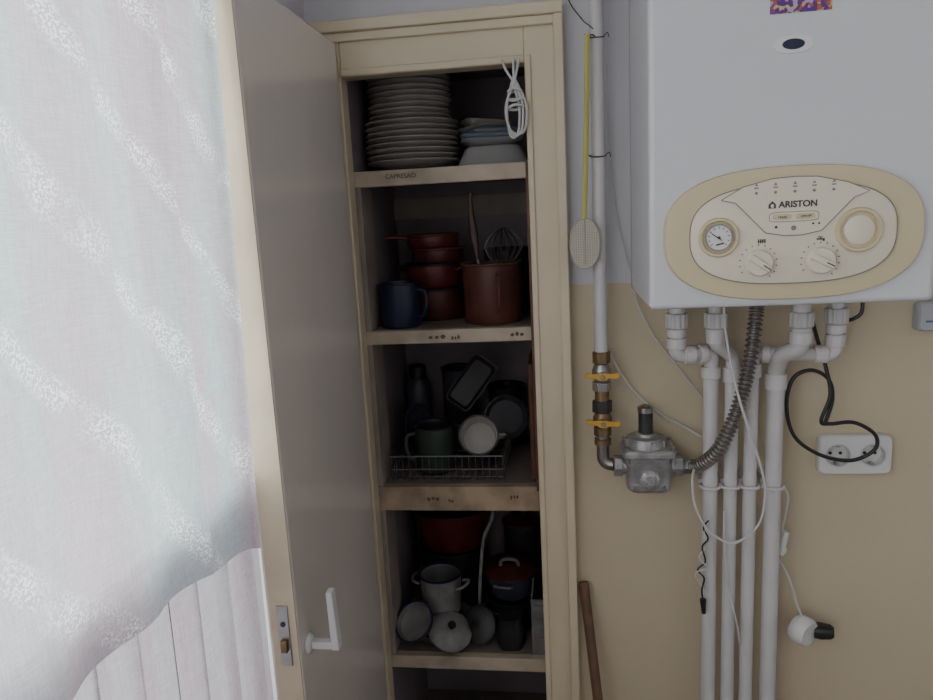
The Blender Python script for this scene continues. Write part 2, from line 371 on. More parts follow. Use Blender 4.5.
for k,(dx) in enumerate((-.022,.0,.010)):
    m.tube([(cx+dx,-.031,1.884),(cx+dx*.6,cy-.002,1.862),(cx,cy,1.842)],.0024,cable_w,8)
tag(m.obj('cable_bundle',(cx,cy,1.88)),'coiled white electrical cable tied and hung from the closet header','cable')

# ---------------------------------------------------------------- cookware helpers
def pot(name,x,y,z,Rp,h,body,label,cat='pot',rim=None,loops=0,handle=None,inside=None,ang=0,flare=1.0,hm=None,group=None,hl=1):
    th=thing(name,(x,y,z),label,cat,group);mx=T((x,y,z))
    p=[(0,0),(Rp*.93*flare,0),(Rp*flare,.006),(Rp,h-.003),(Rp+.003,h-.001),(Rp+.003,h+.001),(Rp-.002,h+.001)]
    M().lathe(p+[(Rp-.0035,h-.004)],body,mx,40,False).obj('body',(x,y,z),th)
    M().lathe([(Rp-.003,h-.002),(Rp*flare-.004,.010),(Rp*.88*flare,.005),(0,.005)],inside or body,mx,40,False).obj('lining',(x,y,z+.005),th)
    if rim:M().lathe([(Rp-.003,h-.001),(Rp+.0035,h-.001),(Rp+.004,h+.002),(Rp,h+.0035),(Rp-.003,h+.001),(Rp-.003,h-.001)],rim,mx,40,False).obj('rim',(x,y,z+h),th)
    for k in range(loops):
        a=math.radians(ang+180*k);c,s_=math.cos(a),math.sin(a)
        def q(d,w,dz):return (x+c*(Rp+d)-s_*w,y+s_*(Rp+d)+c*w,z+h*.78+dz)
        M().tube([q(-.001,-.022,-.002),q(.014,-.020,.003),q(.021,0,.006),q(.014,.020,.003),q(-.001,.022,-.002)],.0035,hm or body,8).obj('handle',q(0,0,0),th)
    if handle=='long':
        a=math.radians(ang);c,s_=math.cos(a),math.sin(a)
        M().tube([(x+c*(Rp-.001),y+s_*(Rp-.001),z+h*.8),(x+c*(Rp+.02*hl),y+s_*(Rp+.02*hl),z+h*.9),(x+c*(Rp+.07*hl),y+s_*(Rp+.07*hl),z+h*.95)],.0055,hm or body,10).obj('handle',(x+c*Rp,y+s_*Rp,z+h*.8),th)
    if handle=='mug':
        a=math.radians(ang);c,s_=math.cos(a),math.sin(a)
        M().tube([(x+c*(Rp-.001),y+s_*(Rp-.001),z+h*.85),(x+c*(Rp+.018),y+s_*(Rp+.018),z+h*.80),(x+c*(Rp+.022),y+s_*(Rp+.022),z+h*.55),(x+c*(Rp+.012),y+s_*(Rp+.012),z+h*.28),(x+c*(Rp-.001),y+s_*(Rp-.001),z+h*.22)],.0045,hm or body,8,flat=.7).obj('handle',(x+c*Rp,y+s_*Rp,z+h*.5),th)
    return th
def lid(x,y,z,Rl,mt,km,label,mx=None):
    mx=mx or T((x,y,z))
    th=thing('pot_lid',(x,y,z),label,'lid')
    M().lathe([(0,.014),(Rl*.4,.013),(Rl*.85,.005),(Rl*.98,0),(Rl,-.003),(Rl*.95,-.003),(Rl*.4,.009),(0,.010)],mt,mx,36).obj('disc',(x,y,z),th)
    M().lathe([(0,.013),(.006,.013),(.005,.019),(.010,.025),(.008,.029),(0,.030)],km,mx,20).obj('knob',(x,y,z),th)
    return th
# second shelf (top surface 1.368)
z=1.3685
pot('enamel_mug',-.358,.095,z,.044,.096,navy,'dark blue enamel mug with handle','mug',handle='mug',ang=-20)
pot('red_saucepan',-.298,.225,z,.070,.070,redd,'dark red enamel saucepan at the bottom of a stack',loops=2,ang=10,rim=black,group='stacked red pots')
pot('red_saucepan',-.303,.228,z+.0745,.067,.052,red,'red enamel saucepan in the middle of a stack',loops=2,ang=-15,rim=black,group='stacked red pots')
pot('red_saucepan',-.291,.225,z+.131,.061,.030,redd,'shallow dark red enamel pan in a stack',rim=rust,group='stacked red pots')
pot('red_saucepan',-.301,.225,z+.165,.060,.028,red,'shallow red enamel pan with long handle, top of a stack',handle='long',ang=192,rim=rust,group='stacked red pots',hl=.70)
pot('utensil_crock',-.157,.13,z,.064,.128,rust,'rust-brown enamel pot holding kitchen utensils',rim=wood,inside=black,handle='mug',ang=-75)
th=thing('whisk',(-.13,.13,z+.02),'wire whisk standing in the rust-brown pot','whisk')
for k in range(7):
    m=M()
    a=PI*k/7;c,s_=math.cos(a),math.sin(a)
    m.tube([(-.135,.13,1.47),(-.130+.034*c,.13+.034*s_,1.515),(-.128+.038*c,.13+.038*s_,1.543),(-.128,.13,1.572),(-.128-.038*c,.13-.038*s_,1.543),(-.130-.034*c,.13-.034*s_,1.515),(-.135,.13,1.47)],.0012,steeld,6)
    m.obj('wire_loop',(-.13,.13,1.47),th)
M().cyl((-.150,.135,1.38),(-.135,.13,1.475),.006,steel).obj('grip',(-.15,.135,1.38),th)
th=thing('cooking_spoon',(-.19,.14,z+.02),'dark-handled spoon standing handle-up in the rust-brown pot','spoon')
M().tube([(-.188,.14,1.50),(-.192,.142,1.54),(-.196,.143,1.575),(-.199,.143,1.63),(-.197,.143,1.650)],lambda t:.0035+.005*math.sin(min(1,t*1.3)*PI)**2+.002*t,redd,8,flat=.6).obj('grip',(-.19,.14,1.5),th)
M().tube([(-.170,.13,1.385),(-.180,.135,1.45),(-.188,.14,1.505)],.003,steel,8).obj('shank',(-.17,.13,1.38),th)
pot('dark_storage_jar',-.135,.300,z,.055,.15,darkm,'dark storage jar behind the rust-brown pot','jar',inside=black,rim=black)

# ---------------------------------------------------------------- third shelf (1.018)
z=1.0185
th=thing('dish_rack',(-.27,.16,z),'metal wire dish rack basket with cups','dish rack')
x0,x1,y0,y1=-.400,-.145,.058,.30
m=M()
def loop(zz,i=0):return [(x0-i,y0-i,zz),(x1+i,y0-i,zz),(x1+i,y1+i,zz),(x0-i,y1+i,zz)]
for a,b in zip(loop(z+.060),loop(z+.060)[1:]+loop(z+.060)[:1]):m.cyl(a,b,.0022,steeld,8)
for a,b in zip(loop(z+.030),loop(z+.030)[1:]+loop(z+.030)[:1]):m.cyl(a,b,.0014,steeld,8)
m.obj('rim',(-.27,.18,z+.06),th)
m=M();n=17
for i in range(n+1):
    x=x0+(x1-x0)*i/n
    m.cyl((x,y0,z+.060),(x,y0+.005,z+.003),.0009,steeld,6);m.cyl((x,y0+.005,z+.003),(x,y1-.005,z+.003),.0009,steeld,6);m.cyl((x,y1,z+.060),(x,y1-.005,z+.003),.0009,steeld,6)
for i in range(12):
    y=y0+(y1-y0)*i/11
    for x in(x0,x1):m.cyl((x,y,z+.060),(x,y,z+.003),.0009,steeld,6)
m.cyl((x0,y0+.03,z+.0015),(x1,y0+.03,z+.0015),.0018,steeld,6);m.cyl((x0,y1-.03,z+.0015),(x1,y1-.03,z+.0015),.0018,steeld,6)
m.obj('wire_basket',(-.27,.18,z),th)
pot('green_mug',-.308,.135,z+.006,.046,.105,green,'dark green enamel mug standing in the dish rack','mug',rim=black,inside=black,handle='mug',ang=200)
th=thing('white_mug',(-.212,.12,z+.055),'white enamel mug lying on its side in the dish rack','mug')
mx=T((-.208,.175,z+.062))@R(6,'Z')@R(66,'X')
M().lathe([(0,0),(.036,0),(.040,.006),(.0435,.082),(.045,.084),(.042,.085),(.037,.010),(0,.008)],mat('bright_enamel',(.52,.49,.44),.25,var=.04),mx,36).obj('body',(-.208,.175,z+.05),th)
M().lathe([(.042,.0835),(.046,.0835),(.046,.0865),(.042,.0865),(.042,.0835)],black,mx,36,False).obj('rim',(-.212,.09,z+.08),th)
m=M();m.tube([mx@Vector(p) for p in[(.042,0,.068),(.058,0,.062),(.062,0,.042),(.054,0,.02),(.039,0,.018)]],.004,chin2,8);m.obj('handle',(-.17,.13,z+.05),th)
mx=T((-.230,.235,z+.185))@R(38,'Y')@R(70,'X')
m=M().loft([rr(.026,.058,0,8),rr(.031,.064,.022,8),rr(.034,.067,.023,8),rr(.030,.062,.020,8),rr(.025,.056,.003,8)],darkm,mx)
tag(m.obj('baking_tin',(-.225,.22,z+.12),),'dark metal rectangular baking tin leaning above the dish rack','baking tin')
mx=T((-.150,.245,z+.095))@R(12,'Z')@R(75,'X')
m=M().lathe([(0,0),(.042,0),(.052,.012),(.054,.014),(.051,.015),(.041,.004),(0,.004)],mat('smoky_glass_plate',(.06,.057,.065),.3),mx,40)
tag(m.obj('saucer',(-.15,.245,z+.05)),'dark grey saucer standing upright in the dish rack','plate')
mx=T((-.365,.200,z+.080))@R(70,'Z')@R(78,'X')
m=M().lathe([(0,0),(.048,0),(.062,.010),(.064,.012),(.060,.013),(.046,.004),(0,.004)],mat('dark_glass_plate',(.06,.06,.085),.2),mx,40)
tag(m.obj('saucer',(-.365,.2,z+.02)),'dark blue glass plate standing on edge in the dish rack','plate')
th=thing('thermos_flask',(-.385,.345,z),'dark grey flask standing in the closet corner','flask')
fg=mat('flask_grey',(.07,.065,.085),.4)
M().lathe([(0,0),(.032,0),(.034,.004),(.034,.15),(.024,.175),(0,.175)],fg,T((-.385,.348,z)),28).obj('body',(-.385,.348,z),th)
M().lathe([(0,0),(.022,0),(.023,.03),(.020,.034),(0,.034)],black,T((-.385,.348,z+.175)),24).obj('cap',(-.385,.348,z+.175),th)
pot('dark_saucepan',-.275,.347,z,.044,.20,fg,'tall dark saucepan behind the dish rack',inside=black,rim=darkm)
pot('dark_canister',-.155,.347,z,.045,.15,darkm,'dark metal canister behind the dish rack','canister',inside=black,rim=black)
m=M();m.box(-.083,-.070,.06,.24,z,z+.265,redw)
tag(m.obj('cutting_board',(-.078,.15,z),bevel=.004),'reddish brown wooden cutting board standing on edge','cutting board')

# ---------------------------------------------------------------- fourth shelf (.604)
z=.6045
pot('black_stock_pot',-.310,.295,z,.086,.158,black,'black stock pot carrying a red basin',inside=black)
pot('red_basin',-.305,.292,z+.1625,.102,.105,red,'wide dark red enamel basin standing on a black stock pot','basin',rim=black,inside=black,flare=.80)
pot('black_saucepan',-.122,.335,z,.054,.20,darkm,'tall dark saucepan behind the casserole',inside=black,rim=black)
th=thing('enamel_basin',(-.30,.13,z),'grey enamel basin with dark rim holding a small pot','basin')
bX,bY=-.318,.124
M().lathe([(0,0),(.055,0),(.06,.004),(.082,.040),(.086,.041),(.081,.043),(.057,.008),(0,.006)],chind,T((bX,bY,z)),40).obj('body',(bX,bY,z),th)
M().lathe([(.082,.040),(.087,.040),(.087,.0435),(.082,.0435),(.082,.040)],navy,T((bX,bY,z)),40,False).obj('rim',(bX,bY,z+.04),th)
pot('enamel_pot',-.316,.138,z+.008+.045,.050,.098,chinm,'small pale enamel pot with blue rim and side handles',rim=navy,inside=chind,loops=2,ang=-14,hm=chinm,flare=.92)
mx=T((-.358,.070,z+.052))@R(-24,'Y')@R(38,'X')
bowl('tilted_bowl',.048,.030,-.358,.070,z+.04,chinm,'pale enamel bowl tipped forward on the basin rim',foot=.5,rim=navy,mx=mx)
mx=T((-.285,.060,z+.048))@R(18,'Y')@R(26,'X')
lid(-.285,.060,z+.04,.052,chinm,black,'pale grey enamel lid with black knob tilted on the basin rim',mx)
mx=T((-.222,.085,z+.048))@R(-30,'Z')@R(62,'X')
lid(-.222,.085,z+.02,.046,mat('dull_aluminium',(.09,.09,.09),.5,.6),black,'dull metal lid standing between the basin and the jug',mx)
pot('dark_casserole',-.150,.185,z,.062,.075,black,'black casserole pot below the red-rimmed pot',loops=2,ang=60)
pot('red_rimmed_pot',-.150,.195,z+.0765,.066,.062,mat('blue_grey_enamel',(.06,.07,.095),.3),'blue grey enamel pot with red rim',rim=red,inside=redd,loops=2,ang=80,flare=.8,hm=chind)
th=thing('pot_lid',(-.15,.195,z+.144),'dark lid with pale loop handle on the red-rimmed pot','lid')
M().lathe([(0,.016),(.03,.014),(.064,.004),(.070,0),(.066,-.002),(.03,.010),(0,.012)],redd,T((-.150,.195,z+.144)),36).obj('disc',(-.15,.195,z+.144),th)
M().tube([(-.172,.170,z+.156),(-.168,.165,z+.172),(-.150,.162,z+.178),(-.132,.165,z+.172),(-.128,.170,z+.156)],.004,chinm,8).obj('handle',(-.15,.165,z+.16),th)
m=M();m.tube([(-.228,.150,z+.003),(-.222,.155,z+.12),(-.211,.165,z+.22),(-.200,.172,z+.25),(-.188,.172,z+.275),(-.185,.175,z+.30),(-.192,.175,z+.325)],.0042,chinm,8,flat=.6)
tag(m.obj('ladle',(-.228,.15,z)),'pale enamel ladle handle curving up between the pots','ladle')
lid(-.122,.335,z+.205,.058,redd,black,'dark red lid on the tall dark saucepan')
m=M();m.box(-.092,-.060,.050,.054,z,z+.135,chinm)
for k in range(6):m.box(-.088,-.064,.046,.05,z+.012+.02*k,z+.022+.02*k,chinm)
m.box(-.094,-.090,.046,.14,z,z+.14,chinm);m.box(-.062,-.058,.046,.14,z,z+.14,chinm)
tag(m.obj('box_grater',(-.076,.09,z)),'pale slatted box grater beside the casserole','grater')
m=M();m.loft([rr(.026,.022,0,3),rr(.034,.026,.02,3),rr(.032,.024,.05,3),rr(.024,.020,.07,3),rr(.028,.024,.078,3)],black,T((-.145,.080,z)))
tag(m.obj('black_jug',(-.145,.080,z)),'small black rounded jug in front of the casserole','jug')
bowl('plastic_bowl',.09,.07,-.25,.17,.2505,darkm,'dark plastic bowl on the lowest shelf')

# ---------------------------------------------------------------- boiler
bc=.327;BX0,BX1,BZ0,BZ1=bc-.2,bc+.2,1.446,2.15
bo=thing('gas_boiler',(bc,0,BZ0),'white wall-hung gas boiler with oval beige control panel','boiler')
M().box(BX0+.004,BX1-.004,-.055,0,BZ0,BZ1,boiler_s).obj('back_frame',(bc,0,BZ0),bo,bevel=.002)
M().box(BX0,BX1,-.34,-.057,BZ0,BZ1,boiler_w).obj('casing',(bc,-.2,BZ0),bo,bevel=.008,seg=4)
fy=-.34;D_=-.0015
PZ=1.5535+D_;pc=bc-.001
m=M();o1=sup(.179,.0955,2.6,96,pc,PZ)
def shrink(o,k):return [(pc+(a-pc)*k,PZ+(b-PZ)*k) for a,b in o]
m.loft([[(a,fy+.001,b) for a,b in o1],[(a,fy-.006,b) for a,b in o1],[(a,fy-.011,b) for a,b in shrink(o1,.985)],[(a,fy-.012,b) for a,b in shrink(o1,.95)]],pan_b)
cp=m.obj('control_panel',(pc,fy,PZ),bo)
bcs=bc;bc=pc
m=M();o2=sup(.141,.071,2.7,96,bc-.002,PZ)
m.loft([[(a,fy-.011,b) for a,b in o2],[(a,fy-.0145,b) for a,b in o2],[(a,fy-.0155,b) for a,b in shrink(o2,.98)]],pan_l)
m.obj('fascia',(bc,fy-.012,PZ),cp)
def W(l):return [(bc+a,b+D_) for a,b in l]
m=M();wd=W([(-.100,1.605),(-.070,1.622),(-.03,1.6315),(0,1.633),(.03,1.6315),(.070,1.622),(.100,1.608),(.080,1.600),(.038,1.556),(.012,1.551),(-.012,1.551),(-.038,1.556),(-.080,1.600)])
m.prism(wd,fy-.0115,fy-.0175,pan_l)
m.obj('display_wedge',(bc,fy-.012,1.6),cp,bevel=.0012)
M().tube([(a,fy-.0172,b) for a,b in wd+[wd[0]]],.0007,grey,6,0).obj('wedge_outline',(bc,fy-.016,1.6),cp)
M().tube([(a,fy-.0155,b) for a,b in o2+[o2[0]]],.0007,grey,6,0).obj('fascia_outline',(bc,fy-.016,1.6),cp)
yf=fy-.0176
for k in range(5):
    x=bc-.052+k*.026;zz=1.6125+D_;ln=M()
    ln.cyl((x,yf,zz),(x,yf-.001,zz),.0020,grey,12);ln.prism([(x-.003,zz+.006),(x+.003,zz+.006),(x+.003,zz+.008),(x-.003,zz+.008)],yf,yf-.0006,grey)
    ln.prism([(x-.0025,zz+.010),(x+.0025,zz+.010),(x,zz+.014)],yf,yf-.0006,grey)
    ln.obj('indicator_light',(x,yf,zz),cp)
text('brand_lettering','ARISTON',.0125,(bc+.005,yf-.0004,1.5945+D_),dark,cp,off=.0003)
m=M();hx,hz=bc-.030,1.5945+D_
m.prism([(hx-.005,hz-.0045),(hx+.005,hz-.0045),(hx+.005,hz+.001),(hx,hz+.006),(hx-.005,hz+.001)],yf,yf-.0006,dark)
m.prism(sup(.0022,.003,2,12,hx,hz-.001),yf-.0005,yf-.0011,pan_l)
m.obj('house_emblem',(hx,yf,hz),cp)
bz=1.5775+D_
for dx in(-.016,.016):
    m=M();m.loft([[(a,yf+.001,b) for a,b in sup(.013,.0042,4,32,bc+dx,bz)],[(a,yf-.0018,b) for a,b in sup(.012,.0036,4,32,bc+dx,bz)]],pan_b)
    m.obj('push_button',(bc+dx,yf,bz),cp)
m=M();o=sup(.0335,.0068,5,40,bc,bz);m.tube([(a,yf,b) for a,b in o+[o[0]]],.0005,grey,5,0);m.obj('button_outline',(bc,yf,bz),cp)
text('button_lettering','reset',.006,(bc-.016,yf-.0020,bz),dark,cp);text('button_lettering','ON/OFF',.0042,(bc+.016,yf-.0020,bz),dark,cp)
for x,zz,r in[(bc-.024,1.562,.002),(bc,1.560,.0035),(bc+.026,1.565,.0015),(bc+.034,1.565,.0015)]:M().cyl((x,yf,zz),(x,yf-.0008,zz),r,dark if r<.003 else grey,14).obj('status_dot',(x,yf,zz),cp)
m=M()
for k in range(4):m.box(bc-.048+k*.003,bc-.0465+k*.003,fy-.0165,fy-.0155,1.540,1.546,dark)
m.box(bc-.048,bc-.0375,fy-.0163,fy-.0155,1.5425,1.5435,dark);m.obj('radiator_icon',(bc-.043,fy-.016,1.543),cp)
m=M();m.prism([(bc+.032,1.5435),(bc+.043,1.5435),(bc+.043,1.5395),(bc+.0405,1.5395),(bc+.0405,1.5415),(bc+.032,1.5415)],fy-.0155,fy-.0165,dark);m.box(bc+.034,bc+.040,fy-.0165,fy-.0155,1.545,1.5462,dark);m.box(bc+.0365,bc+.0378,fy-.0165,fy-.0155,1.5432,1.5455,dark)
m.obj('tap_icon',(bc+.037,fy-.016,1.543),cp)
def ring(x,z_,r,mt,h=.006,face=None):
    m=M();mx=T((x,fy-.0145,z_))@R(90,'X')
    m.lathe([(r*.78,0),(r,0),(r,h*.6),(r*.95,h),(r*.84,h),(r*.80,h*.55),(r*.78,0)],mt,mx,48,False)
    m.lathe([(0,h*.3),(r*.80,h*.3)],face or mt,mx,48,False);return m
gx,gz=bc-.103,1.5525+D_
ring(gx,gz,.0285,pan_b,.007).obj('gauge_bezel',(gx,fy-.0145,gz),cp)
m=M();mx=T((gx,fy-.0166,gz))@R(90,'X');m.lathe([(0,.003),(.0175,.003),(.0185,.002),(.0185,0)],white_pl,mx,40);m.lathe([(.0175,.0025),(.0195,.0025),(.0195,.005),(.0175,.005),(.0175,.0025)],steel,mx,40,False)
m.obj('gauge_dial',(gx,fy-.017,gz),cp)
m=M()
for k in range(11):
    a=math.radians(225-27*k);c,s_=math.cos(a),math.sin(a);m.cyl((gx+c*.0125,fy-.0200,gz+s_*.0125),(gx+c*.0155,fy-.0200,gz+s_*.0155),.0005,dark,5)
m.cyl((gx+.004,fy-.0208,gz-.004),(gx-.010,fy-.0208,gz+.006),.0007,dark,6);m.cyl((gx,fy-.020,gz),(gx,fy-.022,gz),.0022,dark,12)
m.cyl((gx-.004,fy-.0202,gz-.0105),(gx+.007,fy-.0202,gz-.008),.0012,redw,6)
m.obj('gauge_needle',(gx,fy-.020,gz),cp)
rx_,rz_=bc+.088,1.5545+D_
ring(rx_,rz_,.0315,pan_b,.007).obj('cover_bezel',(rx_,fy-.0145,rz_),cp)
m=M();m.lathe([(0,.006),(.018,.006),(.0205,.0045),(.0215,.001),(.0215,0)],pan_l,T((rx_,fy-.0150,rz_))@R(90,'X'),48);m.obj('round_cover',(rx_,fy-.015,rz_),cp)
for x,rot in((bc-.047,35),(bc+.038,28)):
    zz=1.5135+D_
    m=M();m.lathe([(0,0),(.0225,0),(.0225,.003),(0,.003)],pan_b,T((x,fy-.0120,zz))@R(90,'X'),40)
    m.lathe([(0,.003),(.0195,.003),(.0185,.012),(.017,.014),(0,.014)],pan_l,T((x,fy-.0130,zz))@R(90,'X'),40)
    kn=m.obj('temperature_knob',(x,fy-.013,zz),cp)
    m=M();mx=T((x,fy-.0265,zz))@R(rot,'Y');m.box(-.017,.017,-.007,.0,-.0045,.0045,pan_l,mx);m.obj('grip_bar',(x,fy-.027,zz),kn,bevel=.0015)
    m=M();m.box(.004,.016,-.0076,-.0070,-.0008,.0008,dark,mx)
    for k in range(14):
        a=math.radians(-50+20*k);m.cyl((x+math.cos(a)*.0245,fy-.0158,zz+math.sin(a)*.0245),(x+math.cos(a)*.027,fy-.0158,zz+math.sin(a)*.027),.0006,dark,5)
    m.obj('scale_marks',(x,fy-.02,zz),kn)
bc=bcs
BCX,BCZ=bc-.004,1.811
m=M();m.loft([[(a,fy+.001,b) for a,b in sup(.0265,.0125,2.6,48,BCX,BCZ)],[(a,fy-.0025,b) for a,b in sup(.0255,.0115,2.6,48,BCX,BCZ)]],white_pl)
bd=m.obj('badge',(BCX,fy,BCZ),bo)
m=M();m.loft([[(a,fy-.002,b) for a,b in sup(.0155,.0075,2,40,BCX,BCZ)],[(a,fy-.0036,b) for a,b in sup(.0140,.0065,2,40,BCX,BCZ)]],navy);m.obj('badge_lens',(BCX,fy-.003,BCZ),bd)
sm=bpy.data.materials.new('sticker_print');sm.use_nodes=True;n=sm.node_tree.nodes;l=sm.node_tree.links
tc=n.new('ShaderNodeTexCoord');vo=n.new('ShaderNodeTexVoronoi');vo.inputs['Scale'].default_value=190;l.new(tc.outputs['Object'],vo.inputs['Vector'])
sp=n.new('ShaderNodeSeparateColor');l.new(vo.outputs['Color'],sp.inputs[0]);rp=n.new('ShaderNodeValToRGB');rp.color_ramp.interpolation='CONSTANT'
E=rp.color_ramp.elements;E[0].color=(.10,.03,.20,1);E[1].position=.35;E[1].color=(.45,.32,.48,1)
for p_,c_ in((.5,(.42,.10,.06,1)),(.65,(.55,.42,.15,1)),(.8,(.22,.05,.25,1))):
    q=E.new(p_);q.color=c_
l.new(sp.outputs[0],rp.inputs[0]);l.new(rp.outputs[0],n['Principled BSDF'].inputs['Base Color'])
o=M().box(bc-.036,bc+.045,fy-.0014,fy-.0006,1.8520,1.925,sm).obj('picture_magnet',(bc,fy-.001,1.852));tag(o,'small purple and orange floral picture magnet on the boiler','magnet')

# ---------------------------------------------------------------- plumbing under the boiler
py_=-.075
def bendpts(p,r=.02):
    P=[Vector(q) for q in p];o=[P[0]]
    for a,b,c in zip(P,P[1:],P[2:]):
        u=(a-b).normalized();w=(c-b).normalized()
        s0=b+u*r;s1=b+w*r
        for k in range(7):
            t=k/6;o.append((1-t)**2*s0+2*t*(1-t)*b+t*t*s1)
    o.append(P[-1]);return o
def water(label,conn,path,r,fit,br=.02,nr=1):
    th=thing('water_pipe',path[-1],label,'pipe','white pipes under the boiler')
    M().tube(bendpts(path,br),r,ppr,18,0).obj('pipe_run',path[-1],th)
    for p,d in fit:
        p=Vector(p);d=Vector(d);mm=M().cyl(p-d/2,p+d/2,r+.0042,ppr,20);mm.obj('fitting',p,th,bevel=.0012)
    x,y=conn
    M().lathe([(.0180,0),(.0205,.002),(.0205,.026),(.0185,.028)],nutm,T((x,y,1.378)),48,True,.0016).obj('union_nut',(x,y,1.378),th,ang=20)
    M().lathe([(.0172,0),(.0172,.014),(.0145,.016),(.0145,.040)],ppr,T((x,y,1.362)),24).obj('collar',(x,y,1.362),th)
    return th
cy=-.10;BB=BZ0
water('white plastic pipe with elbow from the first boiler connection',(.203,cy),[(.203,cy,BB),(.203,cy,1.326),(.269,cy+.02,1.326),(.270,py_,1.300),(.270,py_,0)],.0140,[((.203,cy,1.350),(0,0,.020)),((.226,cy+.006,1.326),(.020,0.004,0)),((.250,cy+.013,1.326),(.014,0.004,0)),((.270,py_,1.288),(0,0,.022))],.012)
water('white plastic pipe dropping straight from the boiler',(.270,cy-.010),[(.270,cy-.010,BB),(.270,cy-.010,1.348),(.308,py_-.006,1.318),(.308,py_,1.28),(.308,py_,0)],.0125,[((.308,py_,1.282),(0,0,.028)),((.270,cy-.010,1.358),(0,0,.016))],.010)
water('white plastic pipe joined to the far boiler connection',(.480,cy),[(.480,cy,BB),(.480,cy,1.322),(.345,py_-.004,1.322),(.344,py_,1.27),(.344,py_,0)],.0125,[((.480,cy,1.348),(0,0,.022)),((.457,cy+.003,1.322),(.022,-.002,0)),((.365,py_-.008,1.322),(.014,-.002,0)),((.344,py_,1.290),(0,0,.026))],.011)
water('thicker white plastic pipe below the boiler',(.412,cy-.030),[(.412,cy-.030,BB),(.412,cy-.030,1.342),(.388,py_-.030,1.324),(.387,py_,1.290),(.387,py_,0)],.0152,[((.387,py_,1.268),(0,0,.030)),((.412,cy-.030,1.360),(0,0,.022))],.010)
for i,(x,r) in enumerate([(.270,.014),(.308,.0125),(.344,.0125),(.387,.0152)]):
    m=M();r2=r+.004
    arc=[(x+r2*math.cos(math.radians(a)),py_-r2*math.sin(math.radians(a)),1.061) for a in range(-40,221,20)]
    m.tube(arc,.0035,ppr,8,0);m.box(x-.012,x+.012,py_+r-.001+.002,0,1.053,1.069,ppr);m.box(x-r-.004,x+r+.004,py_+r+.002,py_+r+.006,1.052,1.070,ppr)
    tag(m.obj('pipe_clip',(x,0,1.061)),'white plastic clip fixing a pipe to the wall','pipe clip','pipe clips')
th=thing('gas_hose',(.24,-.06,1.10),'corrugated flexible metal gas hose curving up to the boiler','hose')
hp=[(.232,-.060,1.095),(.250,-.085,1.108),(.276,-.112,1.145),(.300,-.118,1.20),(.318,-.118,1.26),(.330,-.116,1.32),(.339,-.112,1.39),(.342,-.110,1.430)]
M().tube(hp,lambda t:.0112+.0028*math.cos(t*2*PI*50),hosem,14,55).obj('corrugated_tube',hp[0],th,ang=180)
M().cyl((.342,-.110,1.420),(.342,-.110,BB),.016,steel,6).obj('hose_nut',(.342,-.110,1.43),th,bevel=.001)
M().cyl((.2215,-.057,1.094),(.240,-.066,1.099),.0155,steel,6).obj('hose_nut',(.228,-.06,1.095),th,bevel=.001)
gx,gy=.068,-.05
th=thing('gas_pipe',(gx,gy,1.325),'white painted vertical gas pipe with brass stop valves','pipe')
M().tube([(gx+.004,gy,2.6),(gx+.002,gy,2.0),(gx,gy,1.322)],.0128,ppr,20,6).obj('riser',(gx,gy,1.325),th)
m=M()
def hexn(z0,z1,r,mt):m.cyl((gx,gy,z0),(gx,gy,z1),r,mt,6)
hexn(1.305,1.328,.0175,brass);m.lathe([(0,0),(.013,0),(.0185,.012),(.0185,.026),(.013,.038),(0,.038)],steel,T((gx,gy,1.266)),20)
hexn(1.250,1.268,.0185,steel);m.cyl((gx,gy,1.226),(gx,gy,1.252),.014,brass);hexn(1.206,1.230,.0195,darkm)
m.lathe([(0,0),(.013,0),(.0185,.010),(.0185,.022),(.013,.034),(0,.034)],brass,T((gx,gy,1.174)),20);hexn(1.158,1.176,.0175,brass)
m.obj('valve_body',(gx,gy,1.16),th,bevel=.001)
for zz,rt in((1.284,0),(1.190,4)):
    m=M();m.cyl((gx,gy-.012,zz),(gx,gy-.034,zz),.007,brass,12)
    wing=[(-.034,.004),(-.030,.009),(-.018,.006),(-.006,.0075),(.006,.0075),(.018,.006),(.030,.009),(.034,.004),(.030,-.004),(.012,-.003),(.006,-.0075),(-.006,-.0075),(-.012,-.003),(-.030,-.003)]
    mx=T((gx,gy-.030,zz))@R(rt,'Y');m.prism(wing,-.005,.0,yellow,mx);m.cyl((gx,gy-.034,zz),(gx,gy-.038,zz),.005,steel,6)
    m.obj('valve_lever',(gx,gy-.03,zz),th,bevel=.0012)
m=M();m.tube(bendpts([(gx,gy,1.160),(gx,gy,1.098),(.0885,gy-.004,1.098)],.018),.0125,hosem,16,0);m.cyl((gx,gy,1.140),(gx,gy,1.152),.0165,brass,18)
m.obj('elbow',(gx,gy,1.10),th)
for zz in(1.905,1.698):
    m=M();pts=[(gx+.0148*math.cos(a),gy+.0148*math.sin(a),zz+.003*math.sin(a)) for a in[2*PI*k/16 for k in range(17)]]
    m.tube(pts,.0012,darkm,6,0);m.tube([(gx+.014,gy-.006,zz),(gx+.020,gy-.012,zz+.004),(gx+.023,gy-.012,zz-.004)],.0009,darkm,6)
    m.tube([(gx-.013,gy-.006,zz),(gx-.021,gy-.022,zz+.002)],.0009,darkm,6)
    tag(m.obj('wire_tie',(gx,gy,zz)),'thin dark wire twisted around the gas pipe','wire','wire ties')
